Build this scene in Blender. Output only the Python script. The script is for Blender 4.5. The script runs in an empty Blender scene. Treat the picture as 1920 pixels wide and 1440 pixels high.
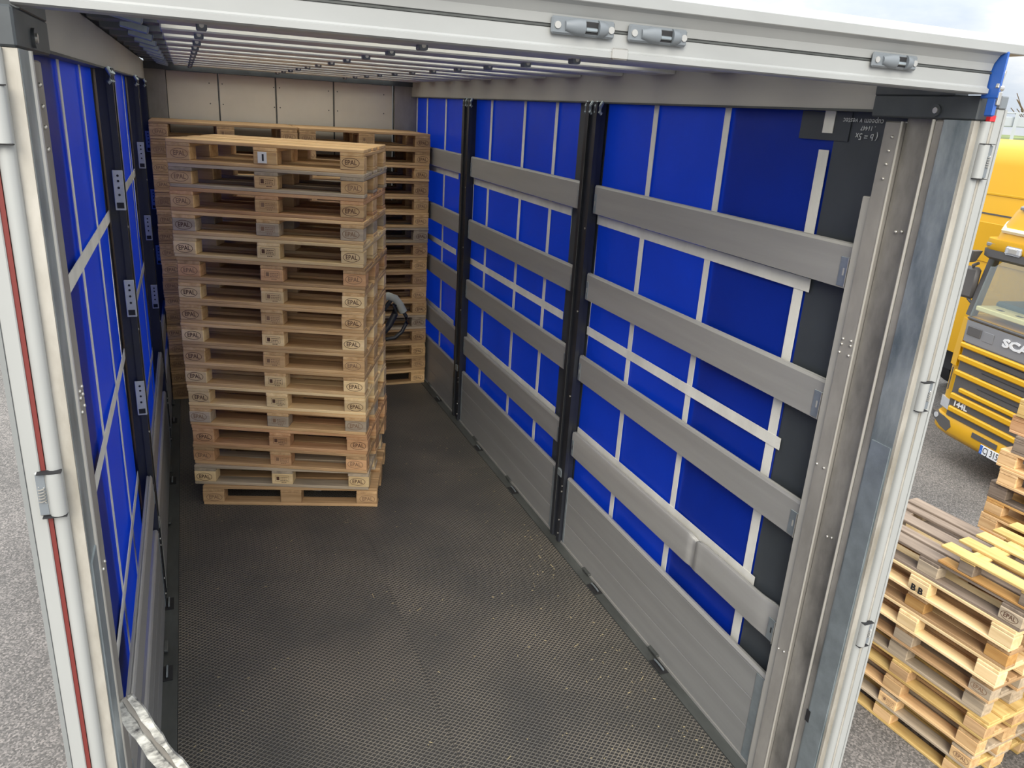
import bpy, bmesh, math, random
from mathutils import Vector, Matrix, Euler
random.seed(7)
S = bpy.context.scene
COL = S.collection
R = math.radians
# ------------------------------------------------------------------ camera, sky, sun, exposure
YAW, PITCH, ROLL = -0.3981, -0.3369, 0.0626
f = Vector((-math.sin(YAW)*math.cos(PITCH), math.cos(YAW)*math.cos(PITCH), math.sin(PITCH)))
r0 = Vector((math.cos(YAW), math.sin(YAW), 0)); u0 = r0.cross(f)
rr = math.cos(ROLL)*r0 + math.sin(ROLL)*u0; uu = -math.sin(ROLL)*r0 + math.cos(ROLL)*u0
cd = bpy.data.cameras.new('camera'); cam = bpy.data.objects.new('camera', cd); COL.objects.link(cam)
cam.matrix_world = Matrix(((rr.x, uu.x, -f.x, -0.9212), (rr.y, uu.y, -f.y, -0.9793), (rr.z, uu.z, -f.z, 2.7234), (0, 0, 0, 1)))
cd.sensor_fit = 'HORIZONTAL'; cd.sensor_width = 36.0; cd.lens = 1459.28/1920*36; cd.clip_start = 0.05; cd.clip_end = 500
S.camera = cam

W = bpy.data.worlds.new('sky'); S.world = W; W.use_nodes = True
nt = W.node_tree; nt.nodes.clear()
def N(t, k, **kw):
    n = t.nodes.new(k)
    for a, b in kw.items(): setattr(n, a, b)
    return n
tc = N(nt, 'ShaderNodeTexCoord'); mp = N(nt, 'ShaderNodeMapping'); mp.inputs['Scale'].default_value = (2.2, 2.2, 5.5)
nz = N(nt, 'ShaderNodeTexNoise'); nz.inputs['Scale'].default_value = 1.9; nz.inputs['Detail'].default_value = 7; nz.inputs['Roughness'].default_value = .55
nt.links.new(tc.outputs['Generated'], mp.inputs['Vector']); nt.links.new(mp.outputs['Vector'], nz.inputs['Vector'])
cr = N(nt, 'ShaderNodeValToRGB'); e = cr.color_ramp.elements
e[0].position = .36; e[0].color = (.54, .61, .70, 1); e[1].position = .60; e[1].color = (.90, .885, .85, 1)
e2 = e.new(.48); e2.color = (.66, .71, .77, 1)
nt.links.new(nz.outputs['Fac'], cr.inputs['Fac'])
sp_ = N(nt, 'ShaderNodeSeparateXYZ'); nt.links.new(tc.outputs['Generated'], sp_.inputs[0])
mr_ = N(nt, 'ShaderNodeMapRange'); mr_.inputs['From Min'].default_value = 0; mr_.inputs['From Max'].default_value = 1
mr_.inputs['To Min'].default_value = .41; mr_.inputs['To Max'].default_value = 1.55     # overcast sky: brighter overhead than at the horizon
nt.links.new(sp_.outputs['Z'], mr_.inputs['Value'])
bg = N(nt, 'ShaderNodeBackground'); nt.links.new(mr_.outputs['Result'], bg.inputs['Strength'])
ow = N(nt, 'ShaderNodeOutputWorld')
nt.links.new(cr.outputs['Color'], bg.inputs['Color']); nt.links.new(bg.outputs['Background'], ow.inputs['Surface'])

sd = bpy.data.lights.new('sun', 'SUN'); sd.energy = 1.6; sd.angle = R(40); sd.color = (1.0, .93, .80)
sun = bpy.data.objects.new('sun', sd); COL.objects.link(sun)
sun.rotation_euler = Vector((.32, .80, -.56)).to_track_quat('-Z', 'Y').to_euler()
S.view_settings.view_transform = 'Standard'; S.view_settings.look = 'None'
S.view_settings.gamma = 1.0; S.view_settings.use_curve_mapping = False
S.view_settings.exposure = 1.36

# ------------------------------------------------------------------ materials
MATS = {}
def M(name, col, rough=.6, metal=0.0, var=0.0, scale=(3, 3, 3), bump=0.0, bscale=None, objrand=0.0, spec=.5, col2=None, transl=0.0, rvar=0.0):
    m = bpy.data.materials.new(name); m.use_nodes = True; t = m.node_tree
    b = t.nodes['Principled BSDF']
    b.inputs['Roughness'].default_value = rough; b.inputs['Metallic'].default_value = metal
    b.inputs['Specular IOR Level'].default_value = spec
    b.inputs['Base Color'].default_value = (*col, 1)
    src = None
    if var or bump or objrand or col2 or rvar:
        co = N(t, 'ShaderNodeTexCoord'); oi = N(t, 'ShaderNodeObjectInfo')
        ad = N(t, 'ShaderNodeVectorMath', operation='MULTIPLY_ADD')
        ad.inputs[1].default_value = scale
        sc = N(t, 'ShaderNodeVectorMath', operation='SCALE'); sc.inputs[0].default_value = (37.1, 19.7, 53.3)
        t.links.new(oi.outputs['Random'], sc.inputs['Scale'])
        t.links.new(co.outputs['Object'], ad.inputs[0]); t.links.new(sc.outputs[0], ad.inputs[2])
        nz = N(t, 'ShaderNodeTexNoise'); nz.inputs['Scale'].default_value = 1.0; nz.inputs['Detail'].default_value = 6; nz.inputs['Roughness'].default_value = .6
        t.links.new(ad.outputs[0], nz.inputs['Vector'])
        if var or col2:
            rp = N(t, 'ShaderNodeValToRGB'); el = rp.color_ramp.elements
            a = [max(0, c*(1-var)) for c in col]; bb = col2 if col2 else [min(1, c*(1+var)) for c in col]
            el[0].position = .32; el[0].color = (*a, 1); el[1].position = .68; el[1].color = (*bb, 1)
            t.links.new(nz.outputs['Fac'], rp.inputs['Fac']); src = rp.outputs['Color']
        if objrand:
            hs = N(t, 'ShaderNodeHueSaturation')
            mr = N(t, 'ShaderNodeMapRange'); mr.inputs['To Min'].default_value = 1-objrand; mr.inputs['To Max'].default_value = 1+objrand
            t.links.new(oi.outputs['Random'], mr.inputs['Value']); t.links.new(mr.outputs['Result'], hs.inputs['Value'])
            if src: t.links.new(src, hs.inputs['Color'])
            else: hs.inputs['Color'].default_value = (*col, 1)
            src = hs.outputs['Color']
        if src: t.links.new(src, b.inputs['Base Color'])
        if rvar:
            mr2 = N(t, 'ShaderNodeMapRange'); mr2.inputs['To Min'].default_value = rough-rvar; mr2.inputs['To Max'].default_value = rough+rvar
            t.links.new(nz.outputs['Fac'], mr2.inputs['Value']); t.links.new(mr2.outputs['Result'], b.inputs['Roughness'])
        if bump:
            n2 = nz
            if bscale:
                n2 = N(t, 'ShaderNodeTexNoise'); n2.inputs['Scale'].default_value = bscale; n2.inputs['Detail'].default_value = 3
                t.links.new(co.outputs['Object'], n2.inputs['Vector'])
            bp = N(t, 'ShaderNodeBump'); bp.inputs['Strength'].default_value = bump; bp.inputs['Distance'].default_value = .004
            t.links.new(n2.outputs['Fac'], bp.inputs['Height']); t.links.new(bp.outputs['Normal'], b.inputs['Normal'])
    if transl:
        out = t.nodes['Material Output']; mx = N(t, 'ShaderNodeMixShader'); mx.inputs['Fac'].default_value = transl
        tr = N(t, 'ShaderNodeBsdfTranslucent'); tr.inputs['Color'].default_value = (*col, 1)
        if src: t.links.new(src, tr.inputs['Color'])
        t.links.new(b.outputs['BSDF'], mx.inputs[1]); t.links.new(tr.outputs['BSDF'], mx.inputs[2]); t.links.new(mx.outputs[0], out.inputs['Surface'])
    MATS[name] = m
    return m

def wood(name, c1, c2, rnd=.16):
    return M(name, c1, .78, 0, .001, (2.2, 26, 26), .35, None, rnd, .25, c2)
WD = {
 'tan':    wood('wood_tan', (.52, .315, .145), (.74, .51, .27)),
 'pale':   wood('wood_pale', (.70, .50, .255), (.86, .66, .38)),
 'red':    wood('wood_red', (.46, .245, .115), (.64, .39, .21)),
 'brown':  wood('wood_brown', (.36, .22, .11), (.58, .38, .20)),
 'grey':   wood('wood_grey', (.32, .26, .19), (.52, .42, .30)),
 'weath':  wood('wood_weathered', (.155, .118, .09), (.28, .22, .17)),
 'yellow': wood('wood_yellow', (.50, .32, .105), (.68, .49, .20)),
 'orange': wood('wood_orange', (.40, .20, .06), (.55, .33, .12)),
 'chip':   wood('wood_chipboard', (.16, .12, .09), (.34, .27, .20)),
}
m_stamp = M('stamp_burnt', (.10, .045, .025), .8)
m_faint = M('stamp_faint', (.24, .14, .08), .8)
m_nail = M('nail_steel', (.35, .33, .30), .45, .8)
m_alu = M('aluminium_slat', (.33, .325, .315), .45, .25, .08, (1, .8, 14), .05, 60, .05, rvar=.06)
m_alu2 = M('aluminium_panel', (.285, .285, .28), .45, .25, .10, (1, .7, 10), .05, 60, .04, rvar=.06)
m_rail = M('roof_rail_aluminium', (.42, .405, .375), .5, .15, .06, (2, .7, 6))
m_galv = M('galvanised_steel', (.20, .245, .26), .42, .6, .20, (11, 11, 4), .06, 40, 0, col2=(.42, .46, .47), rvar=.1)
m_galvclean = M('galvanised_bracket', (.36, .41, .44), .4, .7, .15, (14, 14, 14))
m_post = M('post_steel_grey', (.30, .285, .265), .5, .25, .22, (5, 5, 2.5), .08, 25)
m_postd = M('post_steel_dark', (.25, .235, .215), .5, .25, .40, (7, 7, 3), .15, 18)
m_edge = M('bright_edge_metal', (.62, .60, .55), .35, .5)  # paler metal tone for beads, flanges and thin edges
m_black = M('black_paint', (.018, .020, .026), .38, 0, .3, (6, 6, 3))
m_block = M('corner_dark_paint', (.06, .068, .075), .45, .2, .2, (6, 6, 6))
m_white = M('white_aluminium', (.365, .375, .37), .38, .15, .05, (5, 5, 2))
m_whitef = M('white_header', (.325, .335, .335), .40, .1, .06, (3, 8, 8))
m_dirty = M('dirty_jamb', (.40, .36, .29), .6, .2, .45, (8, 8, 3.0), .1, 20, col2=(.46, .44, .40))
m_seal = M('red_rubber_seal', (.15, .022, .018), .6)
m_gasket = M('grey_rubber_gasket', (.20, .21, .21), .7)
m_blue = M('blue_pvc_curtain', (.003, .034, .42), .36, 0, .10, (1.5, 1.5, 1.5), .02, 8, 0, .5, transl=.35)
m_dkband = M('charcoal_pvc_band', (.045, .052, .060), .42, 0, .12, (3, 3, 3))
m_web = M('white_webbing', (.66, .65, .61), .8, 0, .12, (10, 6, 3), .2, 180)
m_pocket = M('pocket_zinc', (.46, .48, .48), .5, .15, .12, (20, 20, 20))
m_plastic = M('latch_grey_plastic', (.16, .18, .20), .42)
m_dark = M('dark_recess', (.012, .012, .014), .7)
m_bluep = M('blue_handle_paint', (.03, .11, .42), .4)
m_steel = M('bright_steel', (.62, .60, .56), .3, .85)
m_red = M('red_marker', (.55, .02, .03), .5)
m_bulk = M('bulkhead_beige', (.64, .60, .53), .6, 0, .06, (2, 2, 2))
m_tarp = M('roof_tarpaulin', (.90, .87, .76), .7, 0, .03, (2, 2, 2), transl=.88)
m_bow = M('roof_bow_alu', (.50, .50, .485), .45, .2, .05, (4, 4, 4))
m_dktarp = M('dark_roof_flap', (.09, .10, .12), .5, 0, .15, (3, 3, 3))
m_trim = M('floor_edge_steel', (.075, .08, .078), .5, .3, .35, (8, 2, 8))
m_chalk = M('white_marker_ink', (.55, .57, .58), .8)
m_paper = M('white_sticker', (.72, .72, .70), .6)
m_scuff = M('scuffed_white_paint', (.05, .05, .055), .5, .3, .1, (22, 22, 40), .6, 40, col2=(.88, .87, .80))
m_straw = M('straw', (.46, .38, .22), .8)
m_yel = M('truck_yellow', (.66, .35, .002), .33, 0, .03, (1, 1, 1))
m_tgrey = M('truck_grey_plastic', (.085, .08, .078), .5)
m_tsil = M('truck_silver', (.27, .27, .28), .35, .4)
m_cream = M('truck_cream_stripe', (.86, .76, .50), .4)
m_rub = M('tyre_rubber', (.022, .022, .024), .8)
m_dash = M('dashboard_bluegrey', (.10, .14, .18), .6)
m_plate = M('plate_white', (.78, .79, .80), .4)
m_pblue = M('plate_blue', (.02, .12, .50), .4)
m_ink = M('black_ink', (.02, .02, .02), .5)
m_silver = M('letter_silver', (.80, .80, .80), .3, .2)
m_jackg = M('pump_grip_grey', (.34, .36, .34), .55)
m_jackr = M('pump_red', (.32, .03, .025), .5)
m_grass = M('bank_grass', (.16, .20, .07), .9, 0, .4, (1.5, 1.5, 1.5), .4)
m_twig = M('bare_twigs', (.20, .13, .09), .9)
m_barrier = M('barrier_grey', (.40, .43, .46), .5, .3)
m_lens = M('lamp_lens', (.55, .56, .58), .12, .3)

def glass(name, col, alpha):
    m = bpy.data.materials.new(name); m.use_nodes = True; t = m.node_tree; t.nodes.clear()
    o = N(t, 'ShaderNodeOutputMaterial'); mx = N(t, 'ShaderNodeMixShader'); tr = N(t, 'ShaderNodeBsdfTransparent'); gl = N(t, 'ShaderNodeBsdfGlossy')
    tr.inputs['Color'].default_value = (*col, 1); gl.inputs['Roughness'].default_value = .04; gl.inputs['Color'].default_value = (.9, .95, 1, 1)
    mx.inputs[0].default_value = alpha; t.links.new(tr.outputs[0], mx.inputs[1]); t.links.new(gl.outputs[0], mx.inputs[2]); t.links.new(mx.outputs[0], o.inputs[0])
    return m
m_glass = glass('windscreen_glass', (.93, .95, .88), .14)

def asphalt():
    m = bpy.data.materials.new('asphalt'); m.use_nodes = True; t = m.node_tree; b = t.nodes['Principled BSDF']; b.inputs['Roughness'].default_value = .85
    co = N(t, 'ShaderNodeTexCoord')
    v = N(t, 'ShaderNodeTexVoronoi'); v.inputs['Scale'].default_value = 85
    n = N(t, 'ShaderNodeTexNoise'); n.inputs['Scale'].default_value = .7; n.inputs['Detail'].default_value = 8
    n3 = N(t, 'ShaderNodeTexNoise'); n3.inputs['Scale'].default_value = 60; n3.inputs['Detail'].default_value = 4
    for q in (v, n, n3): t.links.new(co.outputs['Object'], q.inputs['Vector'])
    rp = N(t, 'ShaderNodeValToRGB'); el = rp.color_ramp.elements
    el[0].position = .0; el[0].color = (.068, .065, .060, 1); el[1].position = 1; el[1].color = (.30, .275, .255, 1)
    x = el.new(.5); x.color = (.134, .126, .118, 1)
    t.links.new(v.outputs['Color'], rp.inputs['Fac'])
    mx = N(t, 'ShaderNodeMix', data_type='RGBA', blend_type='MULTIPLY'); mx.inputs[0].default_value = .8
    r2 = N(t, 'ShaderNodeValToRGB'); r2.color_ramp.elements[0].color = (.72, .71, .70, 1); r2.color_ramp.elements[1].color = (1.25, 1.22, 1.2, 1)
    r2.color_ramp.elements[0].position = .3; r2.color_ramp.elements[1].position = .7
    t.links.new(n.outputs['Fac'], r2.inputs['Fac'])
    t.links.new(rp.outputs['Color'], mx.inputs[6]); t.links.new(r2.outputs['Color'], mx.inputs[7]); t.links.new(mx.outputs[2], b.inputs['Base Color'])
    bp = N(t, 'ShaderNodeBump'); bp.inputs['Strength'].default_value = .6; bp.inputs['Distance'].default_value = .008
    t.links.new(n3.outputs['Fac'], bp.inputs['Height']); t.links.new(bp.outputs['Normal'], b.inputs['Normal'])
    return m
m_asph = asphalt()

def floor_mat():
    m = bpy.data.materials.new('antislip_mesh_plywood'); m.use_nodes = True; t = m.node_tree; b = t.nodes['Principled BSDF']
    b.inputs['Roughness'].default_value = .48
    co = N(t, 'ShaderNodeTexCoord'); sx = N(t, 'ShaderNodeSeparateXYZ'); t.links.new(co.outputs['Object'], sx.inputs[0])
    def mth(op, a, bb=None):
        k = N(t, 'ShaderNodeMath', operation=op)
        for i, q in enumerate((a, bb)):
            if q is None: continue
            if isinstance(q, (int, float)): k.inputs[i].default_value = q
            else: t.links.new(q, k.inputs[i])
        return k.outputs[0]
    kx, ky = math.pi/.030, math.pi/.024
    X = mth('MULTIPLY', sx.outputs['X'], kx); Y = mth('MULTIPLY', sx.outputs['Y'], ky)
    a = mth('ABSOLUTE', mth('SINE', mth('ADD', X, Y))); c = mth('ABSOLUTE', mth('SINE', mth('SUBTRACT', X, Y)))
    d = mth('MINIMUM', a, c)                    # 0 on the wire lines, 1 in the cell centres
    rp = N(t, 'ShaderNodeValToRGB'); el = rp.color_ramp.elements
    el[0].position = .12; el[0].color = (1, 1, 1, 1); el[1].position = .55; el[1].color = (0, 0, 0, 1)
    t.links.new(d, rp.inputs['Fac'])
    n = N(t, 'ShaderNodeTexNoise'); n.inputs['Scale'].default_value = 1.6; n.inputs['Detail'].default_value = 7; t.links.new(co.outputs['Object'], n.inputs['Vector'])
    nr = N(t, 'ShaderNodeValToRGB'); q = nr.color_ramp.elements
    q[0].position = .35; q[0].color = (.115, .108, .097, 1); q[1].position = .72; q[1].color = (.26, .225, .18, 1)
    t.links.new(n.outputs['Fac'], nr.inputs['Fac'])
    mx = N(t, 'ShaderNodeMix', data_type='RGBA'); mx.inputs[6].default_value = (.032, .031, .030, 1)
    t.links.new(rp.outputs['Color'], mx.inputs[0]); t.links.new(nr.outputs['Color'], mx.inputs[7]); t.links.new(mx.outputs[2], b.inputs['Base Color'])
    bp = N(t, 'ShaderNodeBump'); bp.inputs['Strength'].default_value = .7; bp.inputs['Distance'].default_value = .003
    t.links.new(rp.outputs['Color'], bp.inputs['Height']); t.links.new(bp.outputs['Normal'], b.inputs['Normal'])
    return m
m_floor = floor_mat()

# ------------------------------------------------------------------ mesh helpers
_cache = {}
def bm_box(bm, c, s, rot=None, bev=0.0):
    mt = Matrix.Translation(c)
    if rot: mt = mt @ Euler(rot).to_matrix().to_4x4()
    v = bmesh.ops.create_cube(bm, size=1.0, matrix=mt @ Matrix.Diagonal((*s, 1)))['verts']
    if bev:
        ed = list({e for q in v for e in q.link_edges})
        bmesh.ops.bevel(bm, geom=ed, offset=bev, segments=1, affect='EDGES', profile=.5)
def bm_cyl(bm, p0, p1, r, seg=12, r2=None):
    p0, p1 = Vector(p0), Vector(p1); d = p1-p0
    mt = Matrix.Translation((p0+p1)/2) @ d.to_track_quat('Z', 'Y').to_matrix().to_4x4()
    bmesh.ops.create_cone(bm, cap_ends=True, segments=seg, radius1=r, radius2=r if r2 is None else r2, depth=d.length, matrix=mt)
def bm_tube(bm, pts, r, seg=8):
    pts = [Vector(p) for p in pts]; rings = []
    for i, p in enumerate(pts):
        d = (pts[min(i+1, len(pts)-1)]-pts[max(i-1, 0)]).normalized()
        q = d.to_track_quat('Z', 'Y')
        rings.append([bm.verts.new(p + q @ Vector((r*math.cos(2*math.pi*k/seg), r*math.sin(2*math.pi*k/seg), 0))) for k in range(seg)])
    for a, b in zip(rings, rings[1:]):
        for k in range(seg): bm.faces.new((a[k], a[(k+1) % seg], b[(k+1) % seg], b[k]))
    bm.faces.new(rings[0][::-1]); bm.faces.new(rings[-1])
def bm_prism(bm, poly, axis, a, b):
    """extrude polygon (2D) between a and b along axis 'x','y' or 'z'"""
    def P(q, t): return {'x': (t, q[0], q[1]), 'y': (q[0], t, q[1]), 'z': (q[0], q[1], t)}[axis]
    A = [bm.verts.new(P(q, a)) for q in poly]; B = [bm.verts.new(P(q, b)) for q in poly]; n = len(poly)
    bm.faces.new(A); bm.faces.new(B[::-1])
    for i in range(n): bm.faces.new((A[i], B[i], B[(i+1) % n], A[(i+1) % n]))
def bm_loft(bm, rings, cap=True):
    R_ = [[bm.verts.new(p) for p in ring] for ring in rings]; n = len(R_[0])
    for a, b in zip(R_, R_[1:]):
        for i in range(n): bm.faces.new((a[i], a[(i+1) % n], b[(i+1) % n], b[i]))
    if cap: bm.faces.new(R_[0][::-1]); bm.faces.new(R_[-1])
def me(bm, mat, name, smooth=False):
    bmesh.ops.recalc_face_normals(bm, faces=bm.faces)
    m = bpy.data.meshes.new(name); bm.to_mesh(m); bm.free(); m.materials.append(mat)
    if smooth:
        for p in m.polygons: p.use_smooth = True
        try: m.set_sharp_from_angle(angle=R(38))
        except Exception: pass
    return m
def link(name, data, parent=None, loc=(0, 0, 0), rot=(0, 0, 0), **props):
    o = bpy.data.objects.new(name, data); COL.objects.link(o)
    o.location = loc; o.rotation_euler = rot
    if parent: o.parent = parent
    for k, v in props.items(): o[k] = v
    return o
def thing(name, label, cat, loc=(0, 0, 0), rot=(0, 0, 0), group=None):
    o = link(name, None, None, loc, rot, label=label, category=cat)
    if group: o['group'] = group
    return o
def struct(name, label=None):
    o = link(name, None, None, kind='structure')
    if label: o['label'] = label
    return o
def box(name, c, s, mat, parent=None, bev=0.0, rot=(0, 0, 0), **props):
    """box object with its own origin at its centre; equal boxes share a mesh"""
    k = (tuple(round(x, 4) for x in s), mat.name, bev)
    if k not in _cache:
        bm = bmesh.new(); bm_box(bm, (0, 0, 0), s, None, bev); _cache[k] = me(bm, mat, name)
    return link(name, _cache[k], parent, c, rot, **props)
def boxes(name, lst, mat, parent=None, bev=0.0, **props):
    bm = bmesh.new()
    for q in lst: bm_box(bm, q[0], q[1], q[2] if len(q) > 2 else None, bev)
    return link(name, me(bm, mat, name), parent, **props)
def span(name, x, y, z, mat, parent=None, bev=0.0, **props):
    return box(name, ((x[0]+x[1])/2, (y[0]+y[1])/2, (z[0]+z[1])/2), (abs(x[1]-x[0]), abs(y[1]-y[0]), abs(z[1]-z[0])), mat, parent, bev, **props)
def cyl(name, p0, p1, r, mat, parent=None, seg=14, r2=None, **props):
    bm = bmesh.new(); bm_cyl(bm, p0, p1, r, seg, r2); return link(name, me(bm, mat, name, True), parent, **props)
def tube(name, pts, r, mat, parent=None, seg=8, **props):
    bm = bmesh.new(); bm_tube(bm, pts, r, seg); return link(name, me(bm, mat, name, True), parent, **props)
def text_mesh(txt, size, mat, ext=.0006, bold=0.0, align='CENTER', res=2, shear=0):
    cu = bpy.data.curves.new('lettering', 'FONT'); cu.body = txt; cu.size = size; cu.extrude = ext; cu.align_x = align; cu.align_y = 'CENTER'
    cu.resolution_u = res; cu.offset = bold; cu.shear = shear; cu.space_character = 1.0
    o = bpy.data.objects.new('lettering', cu); COL.objects.link(o)
    dg = bpy.context.evaluated_depsgraph_get(); dg.update()
    m = bpy.data.meshes.new_from_object(o.evaluated_get(dg)); bpy.data.objects.remove(o); bpy.data.curves.remove(cu)
    m.materials.clear(); m.materials.append(mat)
    return m
ORD = ['bottom', 'second', 'third', 'fourth', 'fifth', 'sixth', 'seventh', 'eighth', 'ninth', 'tenth', 'eleventh', 'twelfth', 'thirteenth', 'fourteenth', 'fifteenth', 'sixteenth', 'seventeenth']

# ================================================================== SETTING
GZ = -1.30
bm = bmesh.new(); bmesh.ops.create_grid(bm, x_segments=4, y_segments=4, size=60, matrix=Matrix.Translation((0, 20, GZ)))
link('ground', me(bm, m_asph, 'ground'), None, kind='structure', label='grey asphalt yard with pale grit')

# ---- trailer floor
fl = struct('floor', 'dark anti-slip plywood load floor of the trailer')
span('floor_slab', (-1.26, 1.26), (.68, 7.36), (-.16, -.021), m_trim, fl)
for xa, xb in ((-1.145, .011), (.0125, 1.165)):
    for ya, yb in ((.74, 4.3492), (4.3508, 7.30)):
        span('floor_panel', (xa, xb), (ya, yb), (-.021, 0), m_floor, fl)
for s in (-1, 1):
    a, b = (-1.235, -1.147) if s < 0 else (1.167, 1.235)
    span('edge_rail', (a, b), (.74, 7.30), (-.021, .004), m_trim, fl)
    span('dropside_channel', (s*1.225, s*1.240), (1.12, 7.28), (.004, .018), m_alu, fl)
    for y in ((1.819, 2.555, 3.9, 4.7, 5.9) if s > 0 else (2.521, 3.119, 4.7, 5.9)):
        q = box('lashing_ring', (s*1.195, y, .006), (.05, .11, .006), m_dark, fl)
        bm = bmesh.new(); bm_tube(bm, [(0, .045*math.cos(a_), .012+.004*math.sin(a_)) for a_ in [k*math.pi/6 for k in range(7)]], .005, 6)
        link('ring_bar', me(bm, m_galvclean, 'ring_bar', True), q)
span('sill_plate', (-1.235, 1.235), (.66, .74), (-.10, .004), m_galv, fl)
span('chassis_beam', (-.52, -.40), (.9, 7.3), (-.50, -.16), m_black, fl); span('chassis_beam', (.40, .52), (.9, 7.3), (-.50, -.16), m_black, fl)
for y in (3.2, 5.0):
    for s in (-1, 1):
        bm = bmesh.new(); bm_cyl(bm, (s*.80, y, -.80), (s*1.15, y, -.80), .50, 28); link('trailer_wheel', me(bm, m_rub, 'trailer_wheel', True), fl)

# ---- side walls: blue curtains with webbing
STR = (1.405, 2.020, 2.610, 3.80, 4.33, 5.00, 6.20, 6.82, 7.20)
def side_wall(s):
    w = struct('wall_right' if s > 0 else 'wall_left', 'blue side curtain with white webbing, %s side of the trailer' % ('right' if s > 0 else 'left'))
    X = s*1.292
    for ya, yb in ((1.37, 3.13), (3.48, 5.39), (5.75, 7.28)):
        bm = bmesh.new(); nx = 24
        g = [[bm.verts.new((X + s*.006*math.sin(5.1*(ya+(yb-ya)*i/nx)+k*.9)*math.sin(math.pi*k/8), ya+(yb-ya)*i/nx, -.05+2.86*k/8)) for k in range(9)] for i in range(nx+1)]
        for i in range(nx):
            for k in range(8): bm.faces.new((g[i][k], g[i+1][k], g[i+1][k+1], g[i][k+1]))
        link('curtain_sheet', me(bm, m_blue, 'curtain_sheet', True), w)
    for ya, yb in ((1.06, 1.372), (3.128, 3.482), (5.388, 5.752)):
        span('curtain_band', (X-.002, X+.002), (ya, yb), (-.05, 2.80), m_dkband, w)
    for y in STR:
        if s > 0 and y == STR[0]:
            span('webbing_strap', (X-s*.008, X-s*.0105), (y-.026, y+.026), (-.05, 2.655), m_web, w)
            span('webbing_strap', (X-s*.008, X-s*.0105), (y-.026, y+.026), (2.715, 2.80), m_web, w)
            span('dark_patch', (X-s*.004, X-s*.0070), (1.30, 1.555), (2.69, 2.79), m_dkband, w)  # dark rectangle behind the top of the rear strap
        else:
            span('webbing_strap', (X-s*.008, X-s*.0105), (y-.021, y+.021), (-.05, 2.80), m_web, w)
    for ya, yb in ((1.345, 3.12), (3.47, 5.36), (5.76, 7.26)):
        for z in (2.153, 1.482, .814):
            span('webbing_belt', (X-s*.011, X-s*.0135), (ya, yb), (z-.026, z+.026), m_web, w)
    # aluminium roof rail above the curtain
    bm = bmesh.new()
    bm_prism(bm, [(s*1.236, 2.80), (s*1.30, 2.80), (s*1.30, 2.975), (s*1.236, 2.955)], 'y', 1.06, 7.36)
    link('roof_rail', me(bm, m_rail, 'roof_rail'), w)
    span('roof_rail_lip', (s*1.232, s*1.300), (1.06, 7.30), (2.792, 2.800), m_trim, w)
    return w
wr = side_wall(1); wl = side_wall(-1)
# handwriting, upside down on the charcoal band, right rear corner
for (txt, y, z, sz) in (('cupeem v vestec', 1.245, 2.762, .028), ('. 11447', 1.215, 2.740, .022), ('( b = 5x', 1.215, 2.712, .032)):
    link('handwriting', text_mesh(txt, sz, m_chalk, .0003, 0, shear=.1), wr, (1.2845, y, z), (R(90), R(180), R(-90)))

# ---- front bulkhead
wb = struct('wall_back', 'beige bulkhead panels at the closed end of the trailer')
xs = (-1.19, -.611, -.092, .459, 1.055)
for a, b in zip(xs, xs[1:]): span('bulkhead_panel', (a+.007, b-.007), (7.30, 7.33), (0, 2.89), m_bulk, wb, .003)
for x in xs[1:-1]: span('joint_strip', (x-.006, x+.006), (7.305, 7.33), (0, 2.89), m_trim, wb)
for s in (-1, 1):
    span('joint_strip', (s*1.055, s*1.062), (7.29, 7.33), (0, 2.9), m_trim, wb); span('corner_post', (s*1.062, s*1.31), (7.26, 7.36), (0, 2.9), m_post, wb)
span('joint_strip', (-.125, -.112), (7.302, 7.33), (0, 2.89), m_bow, wb); span('joint_strip', (-.068, -.058), (7.302, 7.33), (0, 2.89), m_bow, wb)
span('bulkhead_header', (-1.236, 1.236), (7.22, 7.36), (2.89, 2.955), m_block, wb)
for x in xs[:-1]:
    bm = bmesh.new()
    for xx in (x+.035, x+.50):
        for k in range(6): bm_cyl(bm, (xx, 7.300, 1.9+k*.18), (xx, 7.296, 1.9+k*.18), .006, 6)
    link('rivet', me(bm, m_trim, 'rivet'), wb, kind='stuff')

# ---- sliding roof: translucent tarpaulin over aluminium bows
ce = struct('ceiling', 'pale translucent sliding roof with grey bows')
bm = bmesh.new(); ny = 40
g = [[bm.verts.new((x, .74+6.6*i/ny, 3.005-.012*abs(math.sin(math.pi*(6.6*i/ny)/.5)))) for x in (-.98, -.3, .4, 1.30)] for i in range(ny+1)]
for i in range(ny):
    for k in range(3): bm.faces.new((g[i][k], g[i+1][k], g[i+1][k+1], g[i][k+1]))
link('roof_tarpaulin', me(bm, m_tarp, 'roof_tarpaulin', True), ce)
boxes('roof_flap', [((-1.14, 4.05, 2.985), (.33, 6.6, .01))] + [((-1.10, .98+.5*k, 2.965), (.24, .16, .03)) for k in range(13)], m_dktarp, ce)
BY = [1.02+.50*k for k in range(13)]
for k, y in enumerate(BY):
    b_ = span('roof_bow', (-.985, 1.236), (y-.12, y+.12), (2.930, 2.972), m_bow, ce, .006)
    for x in (-.85, -.10, .52):
        h = box('bow_hook', (x-.1255, 0, -.024), (.034, .05, .03), m_plastic, b_, .004)
        bm = bmesh.new(); bm_cyl(bm, (0, -.025, 0), (0, -.029, 0), .008, 8); link('hook_bolt', me(bm, m_steel, 'hook_bolt'), h)
    cc = box('bow_carriage', (-1.2, 0, -.012), (.10, .05, .03), m_galvclean, b_, .004, rot=(0, R(12), 0))

span('leak_block_flap', (1.02, 1.30), (.78, 7.3), (2.980, 2.990), m_dktarp, ce)  # flap added to stop light leaking in above the right roof rail
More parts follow.
